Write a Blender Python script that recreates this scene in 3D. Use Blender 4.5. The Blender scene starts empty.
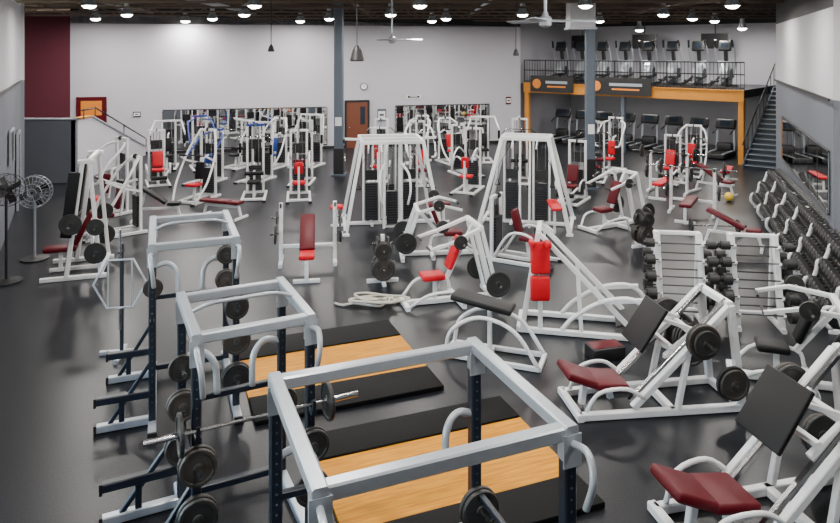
import bpy, bmesh, math, random
from mathutils import Vector, Matrix, Euler
random.seed(7)
scene = bpy.context.scene
COL = scene.collection

# ------------------------------------------------------------------ materials
def mat(name, c, rough=0.5, metal=0.0, var=0.12, scale=12.0, bump=0.0, emis=None, es=0.0, spec=None):
    m = bpy.data.materials.new(name); m.use_nodes = True
    nt = m.node_tree; b = nt.nodes['Principled BSDF']
    tc = nt.nodes.new('ShaderNodeTexCoord')
    nz = nt.nodes.new('ShaderNodeTexNoise'); nz.inputs['Scale'].default_value = scale
    nz.inputs['Detail'].default_value = 4
    nt.links.new(tc.outputs['Object'], nz.inputs['Vector'])
    mx = nt.nodes.new('ShaderNodeMix'); mx.data_type = 'RGBA'
    mx.inputs[6].default_value = tuple(max(0, v*(1-var)) for v in c)+(1,)
    mx.inputs[7].default_value = tuple(min(1, v*(1+var)) for v in c)+(1,)
    nt.links.new(nz.outputs['Fac'], mx.inputs[0])
    nt.links.new(mx.outputs[2], b.inputs['Base Color'])
    b.inputs['Roughness'].default_value = rough
    b.inputs['Metallic'].default_value = metal
    if spec is not None: b.inputs['Specular IOR Level'].default_value = spec
    if bump:
        bp = nt.nodes.new('ShaderNodeBump'); bp.inputs['Strength'].default_value = bump
        bp.inputs['Distance'].default_value = 0.01
        nt.links.new(nz.outputs['Fac'], bp.inputs['Height'])
        nt.links.new(bp.outputs['Normal'], b.inputs['Normal'])
    if emis:
        b.inputs['Emission Color'].default_value = emis+(1,)
        b.inputs['Emission Strength'].default_value = es
    return m

WHITE = mat('white_powder_coat', (0.72,0.73,0.74), 0.35)
SILVER = mat('silver_powder_coat', (0.38,0.41,0.45), 0.32, 0.35)
NAVY = mat('navy_steel', (0.007,0.011,0.020), 0.4, 0.0)
BLACK = mat('black_steel', (0.007,0.007,0.008), 0.5)
IRON = mat('cast_iron_plate', (0.020,0.0195,0.019), 0.5, 0.1, 0.3, 6)
RUST = mat('worn_brown_plate', (0.036,0.031,0.027), 0.55, 0.1, 0.3, 6)
CHROME = mat('chrome_bar', (0.50,0.50,0.51), 0.22, 1.0)
RED = mat('red_vinyl', (0.50,0.002,0.012), 0.45, spec=.25)
MAROON = mat('maroon_vinyl', (0.085,0.001,0.006), 0.45, spec=.25)
BVINYL = mat('black_vinyl', (0.005,0.005,0.006), 0.5, spec=.25)
BLUE = mat('blue_powder_coat', (0.010,0.04,0.24), 0.4)
RUBBER = mat('black_rubber_mat', (0.0025,0.0027,0.003), 0.65, bump=0.3, scale=60, spec=.12)
STACK = mat('weight_stack_steel', (0.022,0.022,0.026), 0.4, 0.2)
WOODTRIM = mat('pine_trim', (0.52,0.21,0.03), 0.5, scale=5, spec=.2)
DOORM = mat('brown_door', (0.13,0.035,0.014), 0.5)
ROPE = mat('natural_rope', (0.50,0.47,0.40), 0.9)
GREYCOL = mat('grey_column_paint', (0.075,0.095,0.125), 0.5)
SCREEN = mat('tv_screen', (0.02,0.028,0.04), 0.15)
ORANGE = mat('orange_paint', (0.65,0.20,0.015), 0.5)
LAMP = mat('lamp_glow', (1,1,1), 0.5, emis=(1.0,0.93,0.82), es=55)
STEPB = mat('blue_step_rubber', (0.025,0.042,0.065), 0.5)
YEL = mat('yellow_plastic', (0.75,0.5,0.05), 0.4)
TRUSS = mat('rusty_brown_joist', (0.10,0.068,0.052), 0.6)
DUCT = mat('white_duct', (0.5,0.5,0.53), 0.5)

def wall_mat(name, low, high, split):
    m = bpy.data.materials.new(name); m.use_nodes = True
    nt = m.node_tree; b = nt.nodes['Principled BSDF']; b.inputs['Roughness'].default_value = 0.75
    g = nt.nodes.new('ShaderNodeNewGeometry'); s = nt.nodes.new('ShaderNodeSeparateXYZ')
    nt.links.new(g.outputs['Position'], s.inputs[0])
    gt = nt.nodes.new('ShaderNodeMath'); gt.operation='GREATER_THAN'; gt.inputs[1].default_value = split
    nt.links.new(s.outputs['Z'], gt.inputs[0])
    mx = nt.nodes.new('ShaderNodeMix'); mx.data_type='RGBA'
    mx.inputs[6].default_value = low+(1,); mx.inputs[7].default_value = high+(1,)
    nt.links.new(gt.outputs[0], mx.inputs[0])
    nz = nt.nodes.new('ShaderNodeTexNoise'); nz.inputs['Scale'].default_value = 0.6
    nt.links.new(g.outputs['Position'], nz.inputs['Vector'])
    hs = nt.nodes.new('ShaderNodeHueSaturation'); mr = nt.nodes.new('ShaderNodeMapRange')
    mr.inputs[3].default_value=0.94; mr.inputs[4].default_value=1.06
    nt.links.new(nz.outputs['Fac'], mr.inputs[0]); nt.links.new(mr.outputs[0], hs.inputs['Value'])
    nt.links.new(mx.outputs[2], hs.inputs['Color']); nt.links.new(hs.outputs[0], b.inputs['Base Color'])
    return m
W_BACK = wall_mat('painted_wall_back', (0.45,0.44,0.49), (0.45,0.44,0.49), 0)
W_UNDER = wall_mat('wall_mezzanine_shaded_below', (0.16,0.16,0.18), (0.38,0.38,0.42), 2.8)  # same wall, colour darkened below deck level to paint in under-deck shade
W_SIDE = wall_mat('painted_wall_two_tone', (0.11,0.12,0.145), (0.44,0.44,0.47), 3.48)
W_MAROON = wall_mat('painted_wall_maroon', (0.085,0.008,0.020), (0.085,0.008,0.020), 0)
W_DARK = wall_mat('black_upper_wall', (0.012,0.012,0.014), (0.012,0.012,0.014), 0)
CEILM = mat('black_ceiling', (0.016,0.013,0.012), 0.9)

def floor_mat():
    m = bpy.data.materials.new('speckled_rubber_floor'); m.use_nodes = True
    nt = m.node_tree; b = nt.nodes['Principled BSDF']
    g = nt.nodes.new('ShaderNodeNewGeometry')
    n1 = nt.nodes.new('ShaderNodeTexNoise'); n1.inputs['Scale'].default_value = 45; n1.inputs['Detail'].default_value=3
    n2 = nt.nodes.new('ShaderNodeTexNoise'); n2.inputs['Scale'].default_value = 0.5; n2.inputs['Detail'].default_value=3
    for n in (n1,n2): nt.links.new(g.outputs['Position'], n.inputs['Vector'])
    r = nt.nodes.new('ShaderNodeValToRGB')
    r.color_ramp.elements[0].position=0.35; r.color_ramp.elements[0].color=(0.0045,0.0052,0.0068,1)
    r.color_ramp.elements[1].position=0.72; r.color_ramp.elements[1].color=(0.015,0.0165,0.021,1)
    nt.links.new(n1.outputs['Fac'], r.inputs[0])
    nt.links.new(r.outputs[0], b.inputs['Base Color'])
    b.inputs['Specular IOR Level'].default_value=0.24
    mr = nt.nodes.new('ShaderNodeMapRange'); mr.inputs[3].default_value=0.27; mr.inputs[4].default_value=0.38
    nt.links.new(n2.outputs['Fac'], mr.inputs[0]); nt.links.new(mr.outputs[0], b.inputs['Roughness'])
    bp = nt.nodes.new('ShaderNodeBump'); bp.inputs['Strength'].default_value=0.15; bp.inputs['Distance'].default_value=0.003
    nt.links.new(n1.outputs['Fac'], bp.inputs['Height']); nt.links.new(bp.outputs[0], b.inputs['Normal'])
    return m
FLOORM = floor_mat()
def wood_mat():
    m = bpy.data.materials.new('platform_plywood'); m.use_nodes = True
    nt = m.node_tree; b = nt.nodes['Principled BSDF']; b.inputs['Roughness'].default_value=0.5; b.inputs['Specular IOR Level'].default_value=.12
    tc = nt.nodes.new('ShaderNodeTexCoord'); mp = nt.nodes.new('ShaderNodeMapping')
    mp.inputs['Scale'].default_value=(1.2,14,1)
    n = nt.nodes.new('ShaderNodeTexNoise'); n.inputs['Scale'].default_value=2; n.inputs['Detail'].default_value=5
    r = nt.nodes.new('ShaderNodeValToRGB')
    r.color_ramp.elements[0].position=0.3; r.color_ramp.elements[0].color=(0.42,0.145,0.003,1)
    r.color_ramp.elements[1].position=0.7; r.color_ramp.elements[1].color=(0.66,0.29,0.010,1)
    nt.links.new(tc.outputs['Object'], mp.inputs[0]); nt.links.new(mp.outputs[0], n.inputs['Vector'])
    nt.links.new(n.outputs['Fac'], r.inputs[0]); nt.links.new(r.outputs[0], b.inputs['Base Color'])
    return m
PLY = wood_mat()
MIRROR = mat('mirror_glass', (0.80,0.82,0.82), 0.02, 1.0, 0.01)

# ------------------------------------------------------------------ builder
def catmull(pts, n=6):
    P=[Vector(p) for p in pts]
    P=[P[0]*2-P[1]]+P+[P[-1]*2-P[-2]]
    out=[]
    for i in range(1,len(P)-2):
        p0,p1,p2,p3=P[i-1:i+3]
        for k in range(n):
            t=k/n
            out.append(0.5*((2*p1)+(p2-p0)*t+(2*p0-5*p1+4*p2-p3)*t*t+(3*p1-p0-3*p2+p3)*t**3))
    out.append(P[-2]); return out

class B:
    def __init__(s): s.v=[]; s.f=[]; s.m=[]; s.sm=[]; s.mats=[]
    def mi(s,m):
        if m not in s.mats: s.mats.append(m)
        return s.mats.index(m)
    def add(s,vs,fs,m,smooth=False):
        o=len(s.v); s.v+= [tuple(v) for v in vs]; k=s.mi(m)
        for f in fs: s.f.append([i+o for i in f]); s.m.append(k); s.sm.append(smooth)
    def beam(s,p,q,w,m,h=None,ch=0.12):
        p=Vector(p);q=Vector(q);h=h or w; d=(q-p).normalized()
        up=Vector((0,0,1)) if abs(d.z)<0.9 else Vector((0,1,0))
        a=d.cross(up).normalized(); b=a.cross(d)
        c=min(w,h)*ch
        prof=[(-w/2+c,-h/2),(w/2-c,-h/2),(w/2,-h/2+c),(w/2,h/2-c),(w/2-c,h/2),(-w/2+c,h/2),(-w/2,h/2-c),(-w/2,-h/2+c)]
        vs=[p+a*x+b*y for x,y in prof]+[q+a*x+b*y for x,y in prof]
        fs=[[i,(i+1)%8,8+(i+1)%8,8+i] for i in range(8)]+[list(range(7,-1,-1)),list(range(8,16))]
        s.add(vs,fs,m)
    def box(s,c,sz,m,rot=None):
        c=Vector(c);R=Euler([math.radians(a) for a in rot]).to_matrix() if rot else Matrix.Identity(3)
        x,y,z=[a/2 for a in sz]
        vs=[c+R@Vector((i*x,j*y,k*z)) for k in(-1,1) for j in(-1,1) for i in(-1,1)]
        s.add(vs,[[0,2,3,1],[4,5,7,6],[0,1,5,4],[2,6,7,3],[0,4,6,2],[1,3,7,5]],m)
    def pad(s,c,sz,m,rot=None,r=None):
        bm=bmesh.new(); bmesh.ops.create_cube(bm,size=1)
        for v in bm.verts: v.co=Vector((v.co.x*sz[0],v.co.y*sz[1],v.co.z*sz[2]))
        bmesh.ops.bevel(bm,geom=bm.edges[:],offset=r or min(sz)*0.38,segments=3,affect='EDGES',profile=0.5)
        R=Euler([math.radians(a) for a in rot]).to_matrix() if rot else Matrix.Identity(3)
        c=Vector(c); bm.verts.index_update()
        s.add([c+R@v.co for v in bm.verts],[[v.index for v in f.verts] for f in bm.faces],m,True)
        bm.free()
    def tube(s,pts,r,m,n=8,curve=0,closed=False):
        P=catmull(pts,curve) if curve else [Vector(p) for p in pts]
        N=len(P); vs=[]; prev=None
        for i in range(N):
            if closed: d=(P[(i+1)%N]-P[i-1]).normalized()
            elif i==0: d=(P[1]-P[0]).normalized()
            elif i==N-1: d=(P[-1]-P[-2]).normalized()
            else: d=((P[i+1]-P[i]).normalized()+(P[i]-P[i-1]).normalized()).normalized()
            if prev is None:
                up=Vector((0,0,1)) if abs(d.z)<0.9 else Vector((1,0,0))
                a=d.cross(up).normalized()
            else: a=(prev-d*prev.dot(d)).normalized()
            prev=a; b=d.cross(a)
            for k in range(n):
                t=2*math.pi*k/n; vs.append(P[i]+a*r*math.cos(t)+b*r*math.sin(t))
        fs=[]
        for i in range(N if closed else N-1):
            j=(i+1)%N
            for k in range(n):
                fs.append([i*n+k,i*n+(k+1)%n,j*n+(k+1)%n,j*n+k])
        if not closed: fs+= [list(range(n-1,-1,-1)),[(N-1)*n+k for k in range(n)]]
        s.add(vs,fs,m,True)
    def lathe(s,c,axis,prof,m,n=20):
        c=Vector(c);d=Vector(axis).normalized()
        up=Vector((0,0,1)) if abs(d.z)<0.9 else Vector((1,0,0))
        a=d.cross(up).normalized();b=d.cross(a); vs=[];fs=[]
        for t,r in prof:
            for k in range(n):
                A=2*math.pi*k/n; vs.append(c+d*t+a*r*math.cos(A)+b*r*math.sin(A))
        for i in range(len(prof)-1):
            for k in range(n):
                fs.append([i*n+k,i*n+(k+1)%n,(i+1)*n+(k+1)%n,(i+1)*n+k])
        fs+= [list(range(n-1,-1,-1)),[(len(prof)-1)*n+k for k in range(n)]]
        s.add(vs,fs,m,n>24)
    def cyl(s,p,q,r,m,n=16,r2=None):
        p=Vector(p);q=Vector(q); s.lathe(p,q-p,[(0,r),((q-p).length,r if r2 is None else r2)],m,n)
    def plate(s,c,axis,R=0.22,t=0.035,m=None):
        m=m or IRON
        s.lathe(c,axis,[(-t/2,R*.18),(-t*.5,R*.24),(-t*.25,R*.28),(-t*.25,R*.78),(-t*.5,R*.82),(-t*.5,R*.97),(-t*.3,R),(t*.3,R),(t*.5,R*.97),(t*.5,R*.82),(t*.25,R*.78),(t*.25,R*.28),(t*.5,R*.24),(t*.5,R*.18)],m,24)
    def done(s,name,loc=(0,0,0),rot=0,parent=None):
        me=bpy.data.meshes.new(name); me.from_pydata(s.v,[],s.f)
        for m in s.mats: me.materials.append(m)
        me.polygons.foreach_set('material_index',s.m); me.polygons.foreach_set('use_smooth',s.sm)
        bm=bmesh.new(); bm.from_mesh(me); bmesh.ops.recalc_face_normals(bm,faces=bm.faces[:]); bm.to_mesh(me); bm.free()
        me.update(); ob=bpy.data.objects.new(name,me); COL.objects.link(ob)
        ob.location=loc; ob.rotation_euler=(0,0,math.radians(rot))
        if parent: ob.parent=parent
        return ob

# ------------------------------------------------------------------ room shell
def wall(name,p,q,z0,z1a,z1b,m,th=0.15,side=1):
    p=Vector(p+(0,)) if len(p)==2 else Vector(p); q=Vector(q+(0,))
    d=(q-p).normalized(); n=Vector((-d.y,d.x,0))*side*th
    b=B()
    vs=[p+Vector((0,0,z0)),q+Vector((0,0,z0)),q+Vector((0,0,z1b)),p+Vector((0,0,z1a))]
    vs+= [v+n for v in vs]
    b.add(vs,[[0,1,2,3],[7,6,5,4],[0,4,5,1],[1,5,6,2],[2,6,7,3],[3,7,4,0]],m)
    return b.done(name)
CEIL=6.35
b=B(); b.box((0,16,-0.1),(46,46,0.2),FLOORM); b.done('floor')
b=B(); b.box((0,16,CEIL+0.1),(46,46,0.2),CEILM); b.done('ceiling')
P0=(-14.4,28.0); P1=(4.8,32.5)
wall('wall_back',P0,P1,0,5.93,5.5,W_BACK)
wall('wall_back_header',P0,P1,5.5,CEIL,CEIL,W_DARK,0.14)
wall('wall_back_maroon',(-18,27.2),P0,0,5.95,5.95,W_MAROON)
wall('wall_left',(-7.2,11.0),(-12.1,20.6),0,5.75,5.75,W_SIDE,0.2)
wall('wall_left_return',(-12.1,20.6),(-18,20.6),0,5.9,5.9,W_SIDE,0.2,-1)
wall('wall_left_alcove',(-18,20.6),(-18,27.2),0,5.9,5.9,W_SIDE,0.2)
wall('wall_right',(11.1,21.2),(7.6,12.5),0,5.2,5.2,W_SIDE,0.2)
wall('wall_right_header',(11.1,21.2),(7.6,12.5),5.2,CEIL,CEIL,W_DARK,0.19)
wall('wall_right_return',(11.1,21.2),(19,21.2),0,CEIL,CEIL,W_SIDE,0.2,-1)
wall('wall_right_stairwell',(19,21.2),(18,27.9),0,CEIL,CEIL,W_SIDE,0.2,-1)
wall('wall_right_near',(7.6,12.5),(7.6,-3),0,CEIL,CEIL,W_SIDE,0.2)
wall('wall_rear',(7.6,-3),(-7.2,-3),0,CEIL,CEIL,W_BACK,0.2)
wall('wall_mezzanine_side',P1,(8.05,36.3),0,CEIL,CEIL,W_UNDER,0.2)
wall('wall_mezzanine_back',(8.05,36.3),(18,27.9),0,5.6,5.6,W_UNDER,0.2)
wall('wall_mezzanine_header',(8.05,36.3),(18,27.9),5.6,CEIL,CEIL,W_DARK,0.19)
b=B()
for (y0,y1) in ((-3,-2),(2,3),(10,11)):
    b.box((-7.3,(y0+y1)/2,CEIL/2),(0.2,y1-y0,CEIL),W_SIDE)
for (y0,y1) in ((-2,2),(3,10)):
    b.box((-7.3,(y0+y1)/2,0.4),(0.2,y1-y0,0.8),W_SIDE); b.box((-7.3,(y0+y1)/2,(4.2+CEIL)/2),(0.2,y1-y0,CEIL-4.2),W_SIDE)
b.done('wall_left_near')
for i,(y0,y1) in enumerate(((-2,2),(3,10))):
    b=B(); n=4 if i==0 else 7
    for k in range(n+1):
        y=y0+(y1-y0)*k/n; y=min(max(y,y0+.04),y1-.04)
        b.beam((-7.3,y,0.8),(-7.3,y,4.2),0.06,SILVER)
    for z in (0.84,2.5,4.16): b.beam((-7.3,y0,z),(-7.3,y1,z),0.06,SILVER)
    b.done('window_%d'%(i+1))
b=B(); b.beam((-14.38,27.95,0.06),(4.7,32.42,0.06),0.02,BLACK,0.12); b.done('baseboard_back')
b=B(); b.beam((-11.99,20.5,3.48),(-7.12,10.95,3.48),0.03,BLACK,0.05); b.done('trim_1')
b=B(); b.beam((11.0,21.1,3.48),(7.52,12.5,3.48),0.03,BLACK,0.05); b.done('trim_2')

WA=13.17
def wallpos(X,z,off=0.05):
    return (X+0.228*off, 31.37+0.234*X-0.9737*off, z)
def mirror(name,X0,X1,z0,z1):
    L=(X1-X0)/0.9737; b=B()
    b.box((0,0,(z1-z0)/2),(L,0.02,z1-z0),MIRROR)
    n=max(2,round(L/1.2))
    for k in range(n+1):
        b.box((-L/2+L*k/n,-0.013,(z1-z0)/2),(0.02,0.01,z1-z0),BLACK)
    b.beam((-L/2,0,z1-z0+.02),(L/2,0,z1-z0+.02),0.04,BLACK); b.beam((-L/2,0,-.02),(L/2,0,-.02),0.04,BLACK)
    b.done(name,wallpos((X0+X1)/2,z0,0.03),WA)
mirror('wall_mirror',-10.9,-4.16,0.2,1.83)
mirror('wall_mirror',-1.14,3.26,0.2,1.83)
b=B(); b.box((0,0,1.02),(0.95,0.05,2.04),DOORM); b.box((0.25,-.03,1.45),(0.22,0.02,0.8),SCREEN)
b.beam((-.52,0,0),(-.52,0,2.1),.09,BLACK); b.beam((.52,0,0),(.52,0,2.1),.09,BLACK); b.beam((-.56,0,2.1),(.56,0,2.1),.09,BLACK)
b.tube([(-.38,-.03,.95),(-.38,-.09,.95),(-.28,-.09,.95)],.015,CHROME); b.done('door_1',wallpos(-2.85,0,0.07),WA)
b=B(); b.box((0,0,1.2),(1.0,0.05,2.4),MAROON); b.box((0.0,-.03,2.0),(.8,.02,.6),ORANGE); b.beam((-.54,0,0),(-.54,0,2.42),.08,MAROON); b.beam((.54,0,0),(.54,0,2.42),.08,MAROON); b.beam((-.58,0,2.42),(.58,0,2.42),.08,MAROON)
b.done('door_2',wallpos(-13.6,0,0.07),WA)
b=B(); b.lathe((0,0,0),(0,-1,0),[(0,.17),(.04,.17),(.05,.15),(.035,.14)],BLACK,24); b.lathe((0,-.037,0),(0,-1,0),[(0,.135),(.004,.135)],WHITE,24)
b.beam((0,-.045,0),(0,-.045,.1),.01,BLACK); b.beam((0,-.045,0),(.07,-.045,0),.01,BLACK); b.done('wall_clock',wallpos(-2.55,2.75,0.02),WA)
for X,z,w,h,m in ((-1.75,1.45,.4,.55,GREYCOL),(-11.9,1.7,.3,.22,BLACK),(-.3,2.25,.7,.16,WHITE),(4.2,2.0,.25,.35,MAROON)):
    b=B(); b.box((0,0,0),(w,.02,h),m); b.box((0,-.012,0),(w*.8,.005,h*.6),WHITE if m!=WHITE else BLACK); b.box((0,-.016,0),(w*.5,.004,h*.2),m)
    b.done('wall_sign',wallpos(X,z,0.03),WA)

# left ramp parapet
b=B()
zt=2.08
b.add([(-16,22.5,0),(-11.4,22.5,0),(-11.4,22.5,zt),(-16,22.5,zt),(-16,22.65,0),(-11.4,22.65,0),(-11.4,22.65,zt),(-16,22.65,zt)],
      [[0,1,2,3],[7,6,5,4],[0,4,5,1],[1,5,6,2],[2,6,7,3],[3,7,4,0]],W_SIDE)
b.add([(-11.4,22.5,0),(-11.5,28.5,0),(-11.5,28.5,.35),(-11.4,23.6,zt),(-11.4,22.5,zt),(-11.55,22.5,0),(-11.65,28.5,0),(-11.65,28.5,.35),(-11.55,23.6,zt),(-11.55,22.5,zt)],
      [[0,1,2,3,4],[9,8,7,6,5],[0,5,6,1],[1,6,7,2],[2,7,8,3],[3,8,9,4],[4,9,5,0]],W_BACK)
b.beam((-16,22.57,zt+.03),(-11.35,22.57,zt+.03),.24,SILVER,.06)
b.beam((-11.47,22.5,zt+.03),(-11.47,23.6,zt+.03),.24,WOODTRIM,.06)
b.beam((-11.47,23.6,zt+.03),(-11.57,28.4,.4),.24,SILVER,.06)
b.tube([(-11.3,22.7,zt+.3),(-11.3,23.7,zt+.3),(-11.4,28.2,.75)],.025,BLACK)
for y,z in ((22.9,zt),(23.7,zt),(26,1.2),(28.1,.4)): b.beam((-11.32,y,z),(-11.32,y,z+.35),.03,BLACK)
b.done('ramp_parapet')

# ------------------------------------------------------------------ mezzanine
M0=Vector((4.95,32.3,0)); M1=Vector((12.4,26.0,0)); U=(M1-M0).normalized(); N=Vector((-U.y,U.x,0)); L=(M1-M0).length
MA=math.degrees(math.atan2(U.y,U.x))
def mz(s,t,z=0): 
    v=M0+U*s+N*t; return (v.x,v.y,z)
b=B()
b.box((L/2,2.45,2.7),(L,4.9,.3),CEILM); b.box((L/2,2.45,2.853),(L,4.9,.01),FLOORM)
b.beam((0,-.03,2.63),(L,-.03,2.63),.06,WOODTRIM,.46); b.beam((0,-.07,2.84),(L,-.07,2.84),.08,WOODTRIM,.05)
for s in (.12,L-.12): b.beam((s,.1,0),(s,.1,2.55),.22,WOODTRIM)
b.beam((L/2,.1,0),(L/2,.1,2.55),.18,GREYCOL)
for z in (2.93,3.45,3.92): b.beam((0,.02,z),(L,.02,z),.05,BLACK)
n=int(L/.14)
for k in range(n+1): b.beam((L*k/n,.02,2.86),(L*k/n,.02,3.92),.02 if k%8 else .05,BLACK)
b.done('mezzanine_deck',M0,MA)
for s,w in ((1.55,2.2),(4.75,2.9)):
    b=B(); b.box((0,0,0),(w,.05,.74),BLACK); b.lathe((-w*.34,-.03,0),(0,-1,0),[(0,.22),(.01,.22)],ORANGE,20); b.box((w*.12,-.03,.08),(w*.5,.01,.12),SILVER); b.box((w*.12,-.03,-.12),(w*.42,.01,.07),ORANGE)
    b.done('banner_sign',mz(s,-.17,2.84),MA)

def stairs(name,loc,rot,w,n,rise,run):
    b=B()
    for i in range(n):
        b.box((0,i*run+run/2,(i+1)*rise-.02),(w,run+.03,.04),STEPB)
        b.box((0,i*run-.01,(i+1)*rise-.02),(w,.02,.025),SILVER)
        b.box((0,i*run+.02,(i+.5)*rise),(w,.02,rise),NAVY)
    for sx in (-1,1):
        b.beam((sx*w/2,0,.05),(sx*w/2,n*run,n*rise-.05),.05,GREYCOL,.3)
        b.tube([(sx*w/2,-.1,.9),(sx*w/2,n*run,n*rise+.95)],.025,BLACK)
        for k in range(0,n,2): b.beam((sx*w/2,k*run+.1,(k+.5)*rise),(sx*w/2,k*run+.1,(k+.5)*rise+.92),.025,BLACK)
    b.done(name,loc,rot)
stairs('staircase',mz(L+1.2,-.9),MA,2.0,17,.168,.28)

# ------------------------------------------------------------------ structure & ceiling
def column(x,y,w,box=False):
    b=B(); b.beam((0,0,0),(0,0,CEIL-.02),w,GREYCOL); b.box((0,0,.03),(w*1.6,w*1.6,.06),GREYCOL); b.box((0,0,.5),(w*1.08,w*1.08,.9),BLACK)
    if box: b.box((-.3,0,5.5),(.8,.6,.8),DUCT); b.box((-.3,0,5.08),(.9,.7,.06),SILVER)
    b.box((0,-w/2-.02,1.9),(w*.7,.03,.3),WHITE)
    b.done('steel_column',(x,y,0))
column(-2.85,23.9,.32); column(5.4,21.6,.28,True)
for y in (19.5,22,24.5,27,29.5,32,34.5):
    b=B(); x0,x1=-19,19
    b.beam((x0,0,6.2),(x1,0,6.2),.09,TRUSS); b.beam((x0,0,5.78),(x1,0,5.78),.07,TRUSS)
    n=38
    for k in range(n): 
        xa=x0+(x1-x0)*k/n; xb=xa+(x1-x0)/n
        b.beam((xa,0,5.78 if k%2 else 6.2),(xb,0,6.2 if k%2 else 5.78),.04,TRUSS)
    o=b.done('ceiling_truss',(0,y,0))
for x,m in ((-11.3,TRUSS),(-7.2,SILVER),(-2.3,TRUSS),(2.3,DUCT),(9.3,TRUSS)):
    b=B(); b.tube([(0,0,0),(0,13,0)],.07,m); 
    for k in range(4): b.cyl((0,1+k*3.5,0),(0,1+k*3.5,.33),.012,BLACK,6)
    b.done('ceiling_pipe',(x,18,6.0))
def lamp(x,y,power=165,z=5.6):
    b=B(); b.lathe((0,0,0),(0,0,1),[(0,.2),(.01,.22),(.2,.12),(.3,.09),(.42,.09)],SILVER,20); b.lathe((0,0,-.07),(0,0,1),[(0,.08),(.03,.14),(.07,.18)],LAMP,20); b.cyl((0,0,.4),(0,0,CEIL-z-.01),.012,BLACK,6)
    o=b.done('high_bay_lamp',(x,y,z))
    l=bpy.data.lights.new('bulb','AREA'); l.shape='DISK'; l.size=.45; l.energy=power; l.color=(1,.955,.90)
    lo=bpy.data.objects.new('bulb',l); COL.objects.link(lo); lo.parent=o; lo.location=(0,0,-.09)
for y,xs in ((4,(-4,0,4)),(9,(-5,-1,3.2,6)),(14,(-6.5,-2,2.0,6.5)),(18.5,(-9,-4.5,0,4.5,8.5)),(23.2,(-14,-10,-6,-1,3.5,8.3)),(26.2,(-12.5,-8,-3.5,1,6,10.5)),(28.4,(-9.8,-5,.5,7.5,12.3))):
    for x in xs: lamp(x,y)
lamp(10,31,110,5.3); lamp(13.5,28.5,110,5.3)
for s in (2,5,8):
    b=B(); b.box((0,0,0),(1.1,.25,.06),WHITE); b.box((0,0,-.035),(1.0,.2,.01),LAMP); o=b.done('ceiling_light_panel',mz(s,2.4,2.5),MA)
    l=bpy.data.lights.new('tube','AREA'); l.size=1; l.energy=22; lo=bpy.data.objects.new('tube',l); COL.objects.link(lo); lo.parent=o; lo.location=(0,0,-.06)

def ceiling_fan(x,y,z,R,rot,m):
    b=B(); b.cyl((0,0,.12),(0,0,CEIL-z),.022,m,8); b.lathe((0,0,-.1),(0,0,1),[(0,.04),(.03,.09),(.13,.1),(.18,.05),(.24,.03)],m,20)
    for k in range(3):
        a=120*k+rot; r=math.radians(a); d=Vector((math.cos(r),math.sin(r),0))
        b.box(d*R*.55,(R*.9,.13,.015),m,(12,0,a))
    b.done('ceiling_fan',(x,y,z))
ceiling_fan(-.7,17,4.66,.76,4,SILVER); ceiling_fan(1.88,10.2,4.84,.8,4,SILVER)
def pendant_speaker(x,y,z,s):
    b=B(); b.cyl((0,0,.3*s),(0,0,CEIL-z),.012,BLACK,6); b.lathe((0,0,-.15*s),(0,0,1),[(0,.17*s),(.03,.2*s),(.3*s,.13*s),(.42*s,.06*s),(.45*s,.03*s)],BLACK,20); b.done('pendant_speaker',(x,y,z))
pendant_speaker(-1.39,15,4.27,.8); pendant_speaker(-3.94,18,4.42,.45); pendant_speaker(2.82,20,4.3,.45)

# ------------------------------------------------------------------ equipment builders
def stackpart(b,x,y,h,n=12,w=.34):
    for k in range(n): b.box((x,y,.16+k*.062),(w,.14,.054),STACK)
    for sx in (-.1,.1): b.cyl((x+sx,y,.08),(x+sx,y,h-.05),.011,CHROME,6)
    b.cyl((x,y,.16+n*.062),(x,y,h-.08),.006,BLACK,5)
def pulley(b,c,ax=(1,0,0),r=.06): b.lathe(c,ax,[(-.015,r),(-.01,r*.85),(.01,r*.85),(.015,r)],BLACK,14)

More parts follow.
